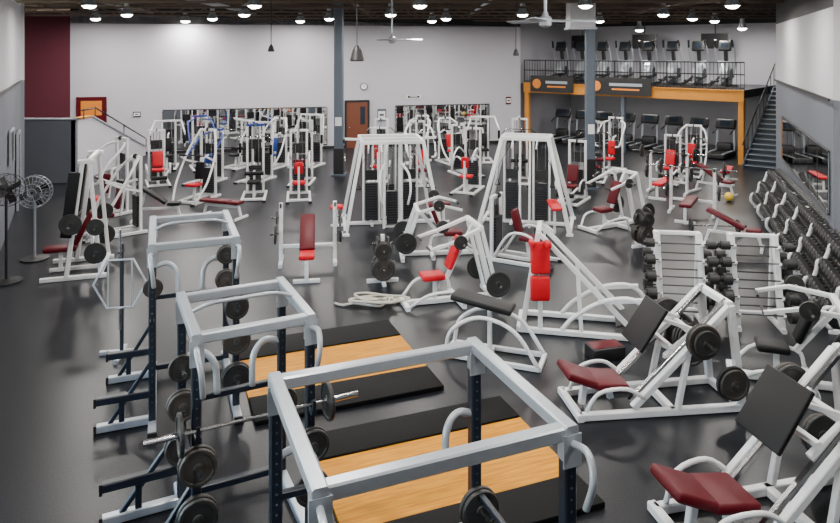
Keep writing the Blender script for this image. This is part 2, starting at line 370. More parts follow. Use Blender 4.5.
def selector(x,y,rot,kind='press',pad=RED,h=1.9,fr=WHITE,top=None,name=None,back=None):
    b=B(); T=top or fr; bp=back or pad
    for sx in (-1,1):
        b.beam((sx*.32,-.75,.04),(sx*.32,.68,.04),.07,fr); b.box((sx*.32,-.75,.03),(.1,.08,.06),BLACK)
        b.beam((sx*.24,.55,.04),(sx*.24,.55,h),.065,fr)
    b.beam((-.35,.55,.05),(.35,.55,.05),.07,fr); b.beam((-.35,-.5,.05),(.35,-.5,.05),.07,fr)
    b.beam((-.27,.55,h),(.27,.55,h),.07,T); b.beam((0,.55,.05),(0,-.2,.05),.07,fr)
    stackpart(b,0,.55,h); pulley(b,(0,.5,h+.02)); b.box((0,.6,h*.72),(.36,.02,.3),BLACK)
    b.pad((0,-.2,.5),(.38,.36,.09),pad); b.beam((0,-.2,.05),(0,-.15,.46),.07,fr)
    if kind in('press','fly','shoulder'):
        b.pad((0,.1,.86),(.27,.08,.5),bp,(-8,0,0)); b.beam((0,.16,.45),(0,.26,1.2),.06,fr); b.beam((0,.26,1.2),(0,.55,1.25),.05,fr)
    if kind=='press':
        for sx in (-1,1):
            b.tube([(sx*.2,.5,h-.1),(sx*.42,.3,h-.2),(sx*.46,-.15,h-.6),(sx*.44,-.38,1.0),(sx*.3,-.42,.95)],.03,T,8,4)
            b.cyl((sx*.3,-.42,.95),(sx*.16,-.42,.95),.022,BLACK,8)
    elif kind=='fly':
        b.beam((-.5,.3,h+.04),(.5,.3,h+.04),.06,T); b.beam((0,.3,h+.04),(0,.55,h+.02),.06,T)
        for sx in (-1,1):
            b.beam((sx*.48,.3,h),(sx*.62,.0,1.3),.05,T); b.beam((sx*.62,0,1.35),(sx*.62,-.05,.8),.04,T); b.pad((sx*.6,-.08,1.08),(.09,.08,.34),bp)
    elif kind=='lat':
        b.beam((0,.55,h),(0,-.28,h+.16),.07,T); pulley(b,(0,-.28,h+.1)); b.cyl((0,-.28,h+.05),(0,-.28,h-.25),.006,BLACK,5)
        b.tube([(-.55,-.28,h-.4),(-.42,-.28,h-.25),(.42,-.28,h-.25),(.55,-.28,h-.4)],.015,CHROME)
        b.beam((0,0,.05),(0,.02,.8),.06,fr)
        for sx in(-1,1): b.cyl((0,-.02,.72),(sx*.28,-.02,.72),.06,pad,14)
    elif kind=='shoulder':
        for sx in (-1,1):
            b.beam((sx*.24,.55,1.0),(sx*.5,.1,1.15),.05,T); b.beam((sx*.5,.1,1.15),(sx*.42,-.3,1.35),.05,T); b.cyl((sx*.42,-.3,1.35),(sx*.18,-.3,1.35),.025,BLACK,8)
            b.tube([(sx*.36,-.7,.08),(sx*.5,-.3,.6),(sx*.46,.2,1.4),(sx*.24,.5,h)],.032,T,8,5)
    elif kind=='leg':
        b.pad((0,.08,.82),(.32,.08,.5),bp,(-15,0,0))
        for sx in (-1,1):
            b.tube([(sx*.3,.5,.06),(sx*.36,.1,.62),(sx*.36,-.35,.62),(sx*.34,-.4,.4)],.028,T,8,4); b.cyl((0,-.62,.3),(sx*.24,-.62,.3),.065,BVINYL,14)
        b.beam((.3,-.4,.5),(.14,-.62,.3),.05,T); b.plate((.42,-.3,.55),(1,0,0),.15)
    elif kind=='row':
        b.pad((0,-.35,.95),(.24,.08,.34),bp,(5,0,0)); b.beam((0,-.42,.05),(0,-.4,1.0),.06,fr)
        for sx in (-1,1): b.tube([(sx*.24,.5,1.1),(sx*.3,0,1.35),(sx*.3,-.5,1.2),(sx*.3,-.6,1.0)],.025,T,8,4)
    nm=name or {'press':'chest_press_machine','fly':'pec_fly_machine','lat':'lat_pulldown_machine','shoulder':'shoulder_press_machine','leg':'leg_extension_machine','row':'seated_row_machine'}[kind]
    return b.done(nm,(x,y,0),rot)

def cable_station(x,y,rot,wb,wt,db,dt,h,name='cable_multi_station',stacks=4,pads=None,t=.085):
    b=B()
    for sy in (-1,1):
        for sx in (-1,1):
            b.beam((sx*wb/2,sy*db/2,.03),(sx*wt/2,sy*dt/2,h),t,WHITE)
            b.box((sx*wb/2,sy*db/2,.02),(.16,.16,.04),WHITE)
        b.beam((-wt/2,sy*dt/2,h),(wt/2,sy*dt/2,h),t,WHITE)
        for sx in (-.3,.3): b.tube([(sx,sy*dt/2,h-.02),(sx,sy*(dt/2+.22),h-.12),(sx,sy*(dt/2+.3),h-.2)],.02,WHITE,8,3)
    for sx in (-1,1):
        b.beam((sx*wt/2,-dt/2,h),(sx*wt/2,dt/2,h),t,WHITE)
        b.beam((sx*wb/2,-db/2,.05),(sx*wb/2,db/2,.05),.08,WHITE)
    b.beam((-wb/2,0,.05),(wb/2,0,.05),.08,WHITE)
    if stacks>=2:
        for sx in (-1,1):
            X=sx*wt*.32
            for d in (-.2,.2): b.beam((X+d,0,.05),(X+d,0,h),.05,WHITE)
            stackpart(b,X,0,h-.05,15,.3); pulley(b,(X,-.1,h-.1))
            b.beam((X,-.3,.06),(X,.3,.06),.07,WHITE)
            b.box((X,0,1.25),(.3,.03,.25),BLACK)
        b.beam((-wt/2,0,h),(wt/2,0,h),.08,WHITE)
    if stacks>=4:
        for sy in (-1,1):
            Y=sy*dt*.33
            for d in (-.18,.18): b.beam((d,Y,.05),(d,Y,h),.045,WHITE)
            stackpart(b,0,Y,h-.05,13,.26); b.beam((-.2,Y,.06),(.2,Y,.06),.06,WHITE)
        for sx in (-1,1):
            b.beam((sx*wt/2,0,h),(sx*(wt/2+.4),-.15,h+.04),.06,WHITE); pulley(b,(sx*(wt/2+.4),-.15,h-.02),(0,1,0))
            b.cyl((sx*(wt/2+.4),-.15,h-.04),(sx*(wt/2+.4),-.15,h-.35),.006,BLACK,5)
            b.tube([(sx*(wt/2+.4),-.55,h-.45),(sx*(wt/2+.4),-.4,h-.35),(sx*(wt/2+.4),.1,h-.35),(sx*(wt/2+.4),.25,h-.45)],.015,CHROME)
            b.pad((sx*(wb/2+.2),-.1,.5),(.32,.3,.08),RED if sx<0 else MAROON); b.beam((sx*(wb/2+.2),-.1,.03),(sx*(wb/2+.2),-.1,.46),.06,WHITE); b.beam((sx*wb/2,-.1,.04),(sx*(wb/2+.35),-.1,.04),.06,WHITE)
        for sx in (-1,1):
            b.tube([(sx*.2,-dt/2,h-.5),(sx*.34,-db/2-.1,h-.7),(sx*.36,-db/2-.3,1.1),(sx*.3,-db/2-.25,.75)],.028,WHITE,8,5)
            b.beam((sx*.22,-dt/2+.05,.05),(sx*.2,-dt/2,h),.055,WHITE)
    else:
        for sx in (-1,1):
            b.beam((sx*.12,-db/2+.3,.05),(sx*.12,-dt/2,h),.05,WHITE)
        b.pad((.75,-db/2-.05,.72),(.26,.5,.07),RED,(15,0,20)); b.beam((.75,-db/2,.05),(.75,-db/2,.7),.06,WHITE); b.beam((.75,-db/2,.05),(.4,0,.05),.06,WHITE)
    for sx in (-1,1):
        b.tube([(sx*wt*.32,-.12,h-.12),(sx*(wt/2+.08),-dt/2-.05,1.5),(sx*(wt/2+.1),-dt/2-.1,1.2)],.006,BLACK,5)
        b.tube([(sx*(wt/2+.04),-dt/2-.1,1.05),(sx*(wt/2+.1),-dt/2-.1,1.2),(sx*(wt/2+.16),-dt/2-.1,1.05),(sx*(wt/2+.04),-dt/2-.1,1.05)],.014,BLACK,6)
    return b.done(name,(x,y,0),rot)

def barbell(b,c,ax,Lh=1.1,plates=((.22,.04),(.17,.03)),m=None,gap=.7):
    c=Vector(c);ax=Vector(ax).normalized()
    b.cyl(c-ax*Lh*.7,c+ax*Lh*.7,.014,CHROME,10)
    for s in(-1,1):
        b.cyl(c+ax*s*Lh*.66,c+ax*s*Lh,.025,CHROME,12)
        t=Lh*gap
        for R,th in plates: b.plate(c+ax*s*(t+th/2),ax,R,th,m); t+=th+.005

def olympic_bench(x,y,rot,pad=RED,incline=0,load=True,name='olympic_bench',seat=None):
    b=B()
    for sx in (-1,1):
        b.beam((sx*.55,.45,.03),(sx*.55,.5,1.25),.08,WHITE); b.beam((sx*.55,.15,.04),(sx*.55,.85,.04),.08,WHITE)
        b.tube([(sx*.55,.44,1.22),(sx*.55,.36,1.18),(sx*.55,.34,1.26)],.018,BLACK)
        b.cyl((sx*.58,.5,.6),(sx*.78,.5,.6),.022,CHROME,8); b.plate((sx*.66,.5,.6),(1,0,0),.2,.04)
        b.cyl((sx*.58,.5,.95),(sx*.75,.5,.95),.022,CHROME,8); b.plate((sx*.64,.5,.95),(1,0,0),.14,.03,RUST)
    b.beam((-.55,.5,.35),(.55,.5,.35),.07,WHITE); b.beam((0,.5,.35),(0,-.75,.35),.07,WHITE)
    b.beam((0,-.75,.38),(0,-.75,.03),.07,WHITE); b.beam((-.25,-.75,.03),(.25,-.75,.03),.07,WHITE)
    if incline:
        b.pad((0,-.5,.45),(.3,.42,.09),seat or pad); b.pad((0,.05,.75),(.3,.9,.09),pad,(incline,0,0)); b.beam((0,.3,.35),(0,.3,.95),.05,WHITE)
    else: b.pad((0,-.15,.44),(.3,1.25,.09),pad)
    if load: barbell(b,(0,.38,1.24),(1,0,0),1.1,((.2,.04),(.12,.03)))
    return b.done(name,(x,y,0),rot)

def flat_bench(x,y,rot,pad=MAROON,inc=0,name='weight_bench'):
    b=B(); b.beam((0,-.5,.3),(0,.5,.3),.06,WHITE)
    for s in (-1,1): b.beam((0,s*.5,.32),(0,s*.58,.04),.06,WHITE); b.beam((-.28,s*.58,.03),(.28,s*.58,.03),.06,WHITE)
    b.pad((0,-.42,.42),(.3,.32,.08),pad)
    if inc:
        c=math.radians(inc); b.pad((0,-.22+.42*math.cos(c),.44+.42*math.sin(c)),(.3,.85,.08),pad,(inc,0,0)); b.beam((0,.4,.3),(0,.3,.42+.5*math.sin(c)),.05,WHITE)
    else: b.pad((0,.2,.42),(.3,.88,.08),pad)
    return b.done(name,(x,y,0),rot)

def plate_tree(x,y,rot,h=1.1):
    b=B(); b.beam((0,0,.03),(0,0,h),.07,WHITE)
    b.beam((-.3,-.0,.03),(.3,0,.03),.07,WHITE); b.beam((0,-.28,.03),(0,.28,.03),.07,WHITE)
    for i,z in enumerate((.28,.62,.98)):
        for s in (-1,1):
            if z>h: continue
            b.cyl((0,0,z),(0,s*.24,z+.02),.02,CHROME,8)
            R=(.225,.17,.12)[i]
            for k in range(3): b.plate((0,s*(.07+.045*k),z),(0,1,0),R-.006*k,.035,IRON if (i+k)%2 else RUST)
            b.cyl((0,0,z+.1),(s*.2,0,z+.12),.02,CHROME,8); b.plate((s*.1,0,z+.1),(1,0,0),R*.85,.035)
    return b.done('weight_plate_tree',(x,y,0),rot)

def leg_press(x,y,rot,pad=MAROON,big=1.0,name='leg_press_machine',panel=(.58,.64)):
    b=B(); S=WHITE
    for sy in (-1,1):
        b.beam((-1.05,sy*.32,.05),(1.15,sy*.38,.05),.09,S)
        b.beam((-.35,sy*.26,.18),(1.0,sy*.26,1.42),.055,CHROME); b.beam((-.35,sy*.36,.14),(.98,sy*.36,1.36),.085,S)
        b.beam((1.0,sy*.36,1.38),(1.15,sy*.38,.05),.09,S)
        b.beam((.25,sy*.37,.05),(.42,sy*.36,.85),.07,S)
        b.tube([(-.95,sy*.3,.1),(-.8,sy*.36,.35),(-.45,sy*.4,.4),(-.2,sy*.38,.25)],.026,S,8,4)
        b.cyl((.55,sy*.4,.98),(.55,sy*.74,.98),.025,CHROME,10)
        for k,(R,m) in enumerate(((.225,IRON),(.225,RUST),(.17,IRON))): b.plate((.55,sy*(.45+.05*k),.98),(0,1,0),R,.042,m)
        b.cyl((.95,sy*.4,.42),(.95,sy*.62,.42),.025,CHROME,10); b.plate((.95,sy*.48,.42),(0,1,0),.22,.042)
        b.plate((.95,sy*.54,.42),(0,1,0),.2,.04,RUST)
    for px in (-1.05,.2,1.15): b.beam((px,-.38,.05),(px,.38,.05),.09,S)
    b.beam((1.0,-.36,1.38),(1.0,.36,1.38),.09,S)
    b.pad((-.56,0,.34),(.46,.5,.1),pad,(0,6,0)); b.pad((-.93,0,.43),(.5,.48,.1),pad,(0,22,0))
    b.beam((-.9,0,.05),(-.85,0,.36),.08,S); b.beam((-.5,0,.1),(-.55,0,.3),.08,S)
    b.beam((.2,-.3,.85),(.2,.3,.85),.06,S); b.beam((.55,-.42,.98),(.55,.42,.98),.07,S)
    for sy in (-1,1): b.beam((.15,sy*.24,.72),(.6,sy*.24,1.05),.06,S); b.beam((.09,sy*.2,1.2),(.6,sy*.24,1.02),.05,S)
    b.pad((-.02,0,1.06),(panel[1],panel[0],.05),BVINYL,(0,-55+180,0),.015)
    o=b.done(name,(x,y,0),rot); o.scale=(big,)*3; return o

def plate_press(x,y,rot,pad=RED,name='incline_press_machine',h=1.35,seat=None):
    b=B()
    b.beam((0,-.85,.05),(0,.75,.05),.09,WHITE)
    for yy,w in ((-.85,.3),(.75,.5),(.1,.42)): b.beam((-w,yy,.05),(w,yy,.05),.08,WHITE)
    b.pad((0,-.35,.48),(.34,.4,.1),seat or pad); b.beam((0,-.3,.05),(0,-.3,.44),.07,WHITE)
    b.pad((0,.04,.86),(.28,.09,.58),pad,(-22,0,0)); b.beam((0,-.08,.45),(0,.42,h),.07,WHITE)
    b.beam((0,.75,.05),(0,.42,h),.09,WHITE); b.beam((-.38,.42,h),(.38,.42,h),.08,WHITE)
    for sx in (-1,1):
        b.beam((sx*.4,.75,.05),(sx*.38,.42,h),.06,WHITE)
        b.beam((sx*.38,.42,h),(sx*.44,-.1,1.15),.06,WHITE); b.beam((sx*.44,-.1,1.15),(sx*.42,-.5,1.05),.05,WHITE); b.cyl((sx*.42,-.5,1.05),(sx*.2,-.5,1.05),.022,BLACK,8)
        b.cyl((sx*.44,.0,1.17),(sx*.7,.0,1.17),.022,CHROME,8); b.plate((sx*.52,.0,1.17),(1,0,0),.12,.04)
        b.cyl((sx*.4,.68,.4),(sx*.62,.68,.4),.022,CHROME,8); b.plate((sx*.5,.68,.4),(1,0,0),.22,.04,IRON)
        b.tube([(sx*.28,-.8,.08),(sx*.42,-.5,.3),(sx*.42,0,.3),(sx*.4,.1,.08)],.028,WHITE,8,4)
    return b.done(name,(x,y,0),rot)

def hack_squat(x,y,rot,pad=RED):
    b=B()
    for sy in (-1,1):
        b.beam((-.75,sy*.35,.05),(1.05,sy*.35,.05),.08,WHITE)
        b.beam((1.0,sy*.3,.1),(-.45,sy*.3,1.55),.07,WHITE)
        b.beam((-.7,sy*.35,.05),(-.45,sy*.3,1.55),.08,WHITE); b.beam((.2,sy*.35,.05),(.15,sy*.3,.92),.06,WHITE)
        b.tube([(1.05,sy*.35,.08),(1.2,sy*.34,.4),(.95,sy*.33,.62),(.5,sy*.33,.55),(.1,sy*.34,.3),(-.1,sy*.35,.08)],.036,WHITE,8,5)
        b.beam((.45,sy*.33,.55),(1.1,sy*.33,.62),.06,WHITE)
    for px in (-.75,1.05): b.beam((px,-.35,.05),(px,.35,.05),.08,WHITE)
    b.beam((-.45,-.3,1.55),(-.45,.3,1.55),.08,WHITE)
    b.pad((-.42,-.42,1.2),(.3,.09,.48),pad,(-8,0,12)); b.pad((-.42,-.45,.74),(.3,.1,.38),pad,(-4,0,12)); b.beam((-.42,-.34,.05),(-.42,-.34,1.4),.07,WHITE)
    for s in (-1,1): b.pad((-.42+s*.12,-.5,1.44),(.09,.2,.1),pad,(0,0,12))
    b.box((.95,0,.28),(.5,.6,.03),BLACK,(0,-25,0))
    return b.done('hack_squat_machine',(x,y,0),rot)

def smith(x,y,rot):
    b=B()
    for sx in (-1,1):
        b.beam((sx*.62,-.55,.04),(sx*.62,.6,.04),.08,WHITE); b.beam((sx*.62,-.1,.04),(sx*.62,.18,2.25),.08,WHITE); b.beam((sx*.62,.5,.04),(sx*.62,.3,2.25),.07,WHITE)
        b.beam((sx*.62,.1,2.25),(sx*.62,.4,2.25),.08,WHITE); b.cyl((sx*.54,-.14,.1),(sx*.54,.12,2.2),.018,CHROME,8)
        for k in range(2): b.cyl((sx*.62,.42,.5+.5*k),(sx*.9,.42,.5+.5*k),.02,CHROME,8); b.plate((sx*.72,.42,.5+.5*k),(1,0,0),.2-.04*k,.045,IRON)
        b.pad((sx*.7,-.02,1.45),(.05,.2,1.25),BVINYL,(-7,0,0),.015)
    b.beam((-.62,.3,2.27),(.62,.3,2.27),.08,WHITE); b.beam((-.62,.5,.1),(.62,.5,.1),.08,WHITE)
    barbell(b,(0,0,1.1),(1,0,0),1.05,((.2,.04),),None,.75)
    b.pad((0,-.3,.46),(.32,.6,.1),MAROON); b.pad((0,.12,.85),(.32,.1,.7),MAROON,(-25,0,0)); b.beam((0,-.3,.04),(0,-.3,.42),.07,WHITE); b.beam((0,-.5,.04),(0,.5,.06),.07,WHITE); b.beam((0,.3,.05),(0,.25,.8),.06,WHITE)
    return b.done('smith_machine',(x,y,0),rot)

def power_rack(x,y,rot,w,d,h,low=NAVY,zc=1.0,pegs=(),bar=True,T=.08,barz=None,storage=()):
    b=B(); hw,hd=w/2,d/2; t=T
    for sx in (-1,1):
        for sy in (-1,1):
            b.beam((sx*hw,sy*hd,.03),(sx*hw,sy*hd,h-.2),t,low); b.beam((sx*hw,sy*hd,h-.2),(sx*hw,sy*hd,h+.02),t+.012,SILVER)
            for k in range(int((h-.5)/.08)): b.lathe((sx*hw,sy*hd-t/2-.001,.3+k*.08),(0,-1,0),[(0,.008),(.002,.008)],GREYCOL,8)
            b.box((sx*(hw+.0),sy*hd-t/2-.01,h-.12),(t*1.5,.012,.22),SILVER)
        b.beam((sx*hw,-hd-.3,.04),(sx*hw,hd+.25,.04),.09,SILVER); b.box((sx*hw,-hd-.32,.04),(.1,.03,.1),BLACK)
        b.beam((sx*hw,-hd-.06,h),(sx*hw,hd+.06,h),t+.005,SILVER)
        b.beam((sx*hw,-hd,zc-.2),(sx*hw,hd,zc-.2),.05,low)
        b.beam((sx*hw,-hd,zc+.25),(sx*hw,-hd-.14,zc+.25),.05,low); b.beam((sx*hw,-hd-.13,zc+.25),(sx*hw,-hd-.13,zc+.36),.03,low)
        b.tube([(sx*hw,hd,zc+.45),(sx*(hw-.18),hd-.02,zc+.5),(sx*(hw-.3),hd-.06,zc+.38),(sx*(hw-.32),hd-.1,zc+.1)],.032,SILVER,10,6)
        b.tube([(sx*hw,-hd-.02,h-.08),(sx*(hw+.02),-hd-.2,h-.06),(sx*(hw+.0),-hd-.29,h-.2),(sx*(hw-.02),-hd-.24,h-.4)],.024,SILVER,10,6)
    for sy in (-1,1): b.beam((-hw,sy*hd,h-.01),(hw,sy*hd,h-.01),t+.004,SILVER)
    b.beam((-hw,hd,.1),(hw,hd,.1),.07,low); b.beam((-hw,hd,h*.5),(hw,hd,h*.5),.06,low)
    if w<1.2: b.tube([(-hw,0,h+.02),(-hw*.6,-.05,h+.1),(0,-.06,h+.11),(hw*.6,-.05,h+.1),(hw,0,h+.02)],.018,SILVER,8,4)
    for i,(sx,sy,z,R,n) in enumerate(pegs):
        X=sx*hw
        b.cyl((X,sy*hd,z),(X,sy*hd-.24,z),.022,CHROME,8)
        for k in range(n): b.plate((X,sy*hd-(.07+.048*k),z),(0,1,0),R-.008*k,.042,(IRON,RUST)[i%2])
    # outrigger feet / bar holders on the left flank of the rack
    for (yy,ln) in storage:
        for z,m in ((.05,SILVER),(.36,low)): b.beam((-hw,yy,z),(-hw-ln,yy,z),.085,m); b.box((-hw-ln-.01,yy,z),(.03,.105,.105),BLACK)
        b.beam((-hw-ln*.55,yy,.05),(-hw-ln*.55,yy,.36),.06,low); b.beam((-hw,yy,.05),(-hw,yy,.8),.07,low)
        b.beam((-hw-ln*.8,yy,.05),(-hw,yy,.75),.045,low)
    if bar: barbell(b,(0,-hd-.09,(barz or zc)+.31),(1,0,0),w/2+.42,((.17,.035),),None,(w/2+.12)/(w/2+.42))
    return b.done('power_rack',(x,y,0),rot)

def lifting_platform(x,y,rot,L=2.45,wd=1.15,ms=.6):
    b=B(); b.box((0,0,.02),(L,wd,.04),PLY)
    for s in (-1,1): b.pad((0,s*(wd/2+ms/2+.005),.03),(L,ms,.06),RUBBER,None,.01)
    b.done('lifting_platform',(x,y,0),rot)

def barbell_rack(x,y,rot,w=.92,h=1.38):
    b=B(); hw=w/2
    for sx in (-1,1):
        X=sx*hw*.72
        b.beam((X,-.3,.04),(X,.34,.04),.07,WHITE); b.beam((X,-.2,.04),(X,.12,h),.09,WHITE); b.beam((X,.3,.04),(X,.2,h),.07,WHITE); b.beam((X,.08,h),(X,.24,h),.08,WHITE)
        for k in range(5):
            z=.25+k*.25; yy=-.2+.32*(z/h)-.06
            b.tube([(X,yy+.04,z),(X,yy-.08,z-.01),(X,yy-.13,z+.05)],.018,WHITE)
    for z in (.12,h): b.beam((-hw*.72,.24,z),(hw*.72,.24,z),.06,WHITE)
    for k in range(5):
        z=.25+k*.25; yy=-.2+.32*(z/h)-.14; c=Vector((0,yy,z+.03))
        b.cyl(c-Vector((hw,0,0)),c+Vector((hw,0,0)),.012,STACK,8)
        R=.11-.01*(k%5)
        for s in (-1,1):
            b.cyl(c+Vector((s*hw*.88,0,0)),c+Vector((s*(hw+.08),0,0)),R,IRON,18); b.cyl(c+Vector((s*(hw+.08),0,0)),c+Vector((s*(hw+.11),0,0)),R*.6,BLACK,14)
            c2=c+Vector((0,.34,.02)); 
            if k<4: b.cyl(c2+Vector((s*hw*.88,0,0)),c2+Vector((s*(hw+.08),0,0)),R*.9,IRON,16)
        if k<4: b.cyl(c2-Vector((hw,0,0)),c2+Vector((hw,0,0)),.012,BLACK,8)
    return b.done('fixed_barbell_rack',(x,y,0),rot)

def dumbbell_rack(p,q):
    """local +y is the wall side; tiers step up towards the wall"""
    p=Vector(p+(0,));q=Vector(q+(0,)); L=(q-p).length; a=math.degrees(math.atan2((q-p).y,(q-p).x)); b=B()
    for z,y in ((.3,-.2),(.62,-.02),(.94,.16)):
        for dy in (-.09,.09): b.beam((0,y+dy,z+dy*.35),(L,y+dy,z+dy*.35),.03,BLACK,.07)
        n=int(L/.19)
        for k in range(n):
            X=.12+k*.19; R=.085 if z>.9 else .09 if z>.5 else .095
            R*=.8+.2*k/n
            for s in (-1,1):
                b.lathe((X,y+s*.1,z+.1+s*.03),(0,s,.3),[(-.06,R*.8),(-.045,R),(.06,R),(.075,R*.8)],IRON,8)
            b.cyl((X,y-.1,z+.07),(X,y+.1,z+.13),.016,STACK,6)
    n=7
    for k in range(n):
        X=.06+(L-.12)*k/(n-1)
        b.beam((X,.32,.02),(X,.3,1.05),.06,WHITE); b.beam((X,-.34,.03),(X,.34,.03),.07,WHITE)
        b.tube([(X,-.3,.05),(X,-.42,.2),(X,-.39,.38),(X,-.28,.4),(X,-.22,.55),(X,-.2,.7),(X,-.1,.74),(X,-.04,.88),(X,0.0,1.0),(X,.12,1.02),(X,.3,.98)],.035,WHITE,8,3)
    return b.done('dumbbell_rack',p,a)

def treadmill(x,y,z,rot):
    b=B(); b.pad((0,0,.12),(.75,1.7,.2),BLACK,None,.04); b.box((0,-.05,.225),(.48,1.4,.01),RUBBER)
    for s in (-1,1):
        b.box((s*.32,-.05,.235),(.1,1.5,.03),SILVER); b.beam((s*.34,.6,.15),(s*.34,.72,1.25),.08,SILVER); b.tube([(s*.34,.68,1.1),(s*.34,.35,1.05),(s*.34,.1,.95)],.03,BLACK)
    b.pad((0,.68,1.3),(.8,.18,.42),BLACK,(-25,0,0)); b.box((0,.575,1.34),(.4,.02,.22),SCREEN,(-25,0,0)); b.pad((0,.62,.35),(.66,.4,.4),BLACK,None,.1)
    b.done('treadmill',(x,y,z),rot)
def elliptical(x,y,z,rot):
    b=B(); b.beam((0,-.9,.05),(0,.8,.05),.12,BLACK); b.beam((-.3,-.9,.04),(.3,-.9,.04),.08,BLACK); b.beam((-.3,.8,.04),(.3,.8,.04),.08,BLACK)
    b.lathe((0,.4,.5),(1,0,0),[(-.17,.24),(-.13,.42),(.13,.42),(.17,.24)],SILVER,24); b.lathe((0,.4,.5),(1,0,0),[(-.18,.2),(.18,.2)],BLACK,20)
    b.beam((0,.4,.7),(0,.26,1.5),.13,BLACK); b.pad((0,.22,1.55),(.46,.14,.4),BLACK,(-20,0,0),.05); b.box((0,.14,1.58),(.26,.02,.18),SCREEN,(-20,0,0))
    for s in (-1,1):
        b.tube([(s*.27,.32,.45),(s*.32,.3,.95),(s*.34,.15,1.35),(s*.3,.02,1.72)],.035,SILVER,8,4); b.cyl((s*.32,.1,1.5),(s*.29,-.01,1.78),.042,BLACK,8)
        b.beam((s*.24,.4,.4),(s*.22,-.8,.15+.05*s),.07,BLACK); b.pad((s*.2,-.35,.3+.06*s),(.2,.45,.08),BLACK); b.cyl((s*.22,-.8,.2),(s*.22,-.8,.05),.06,BLACK,12); b.cyl((0,.3,.95),(s*.32,.3,.95),.03,SILVER,8)
    o=b.done('elliptical_trainer',(x,y,z),rot); o.scale=(1.1,1.1,1.1)

def pedestal_fan(x,y,rot,z=1.43,R=.33,cm=SILVER):
    b=B(); b.lathe((0,0,0),(0,0,1),[(0,.28),(.03,.28),(.06,.06)],BLACK,24); b.cyl((0,0,.05),(0,0,z),.025,cm,10)
    for yy,f in ((-.12,1),(.06,1),(-.17,.55),(.11,.55),(-.19,.25)):
        pts=[(R*f*math.cos(a),yy,z+R*f*math.sin(a)) for a in [2*math.pi*k/24 for k in range(24)]]
        b.tube(pts,.006,cm,5,closed=True)
    for k in range(24):
        a=2*math.pi*k/24; c,s=math.cos(a),math.sin(a)
        b.tube([(R*.1*c,-.19,z+R*.1*s),(R*.55*c,-.17,z+R*.55*s),(R*c,-.12,z+R*s),(R*c,.06,z+R*s),(R*.5*c,.11,z+R*.5*s)],.003,cm,4)
    b.cyl((0,-.02,z),(0,.22,z),.08,BLACK,14); b.cyl((0,-.06,z),(0,0,z),.05,BLACK,14)
    for k in range(4):
        b.box((R*.5*math.cos(k*1.571+.4),-.05,z+R*.5*math.sin(k*1.571+.4)),(R*.8,.012,R*.42),BLACK,(25,-math.degrees(k*1.571+.4),0))
    b.done('pedestal_fan',(x,y,0),rot)

# ------------------------------------------------------------------ placement
RA=21
power_rack(-.06,5.0,RA+1,1.74,1.42,1.8,zc=.75,T=.095,pegs=((-1,-1,.62,.17,2),(-1,-1,.25,.2,2),(1,1,.42,.18,2),(-1,1,.45,.17,2)),bar=False)
power_rack(-1.65,6.35,RA+5,.98,1.0,2.0,zc=.95,pegs=((-1,-1,.55,.17,2),(-1,-1,.97,.16,2),(-1,-1,.15,.19,2),(1,-1,.5,.16,1),(1,-1,.9,.15,2),(-1,1,1.0,.15,2),(-1,1,1.35,.13,1),(-1,1,.6,.17,2),(1,1,.8,.15,1)),storage=((-.42,.62),(.5,.7)))
power_rack(-2.93,8.75,RA,.95,1.35,2.1,zc=1.0,pegs=((1,1,1.55,.13,2),(1,1,1.2,.15,2),(1,-1,1.3,.15,2),(1,-1,.9,.17,2),(1,-1,.45,.18,2),(-1,1,1.2,.13,1)),bar=False,storage=((-.6,.6),(.62,.55)))
lifting_platform(-1.22,9.45,RA,2.4,1.1,.6)
lifting_platform(.25,7.1,RA,2.45,1.15,.5)

b=B(); z=1.05; R=.36
pts=[(R*1.0*math.cos(math.radians(a)),0,z+R*1.1*math.sin(math.radians(a))) for a in (0,60,120,180,240,300)]
b.tube(pts,.016,SILVER,8,closed=True)
b.cyl((0,0,z+R),(0,0,z+R+.42),.02,CHROME,10); b.cyl((0,0,z-R),(0,0,z-R-.3),.02,CHROME,10)
b.beam((-.16,0,z-R+.03),(-.16,0,z+R-.03),.018,SILVER); b.beam((.16,0,z-R+.03),(.16,0,z+R-.03),.018,SILVER)
b.beam((0,.1,.03),(0,.1,1.6),.05,NAVY); b.beam((-.3,.1,.03),(.3,.1,.03),.06,SILVER); b.beam((0,-.25,.03),(0,.3,.03),.06,SILVER); b.beam((0,.1,1.5),(0,-.05,1.5),.03,NAVY)
b.done('hex_trap_bar_stand',(-4.3,9.75,0),10)

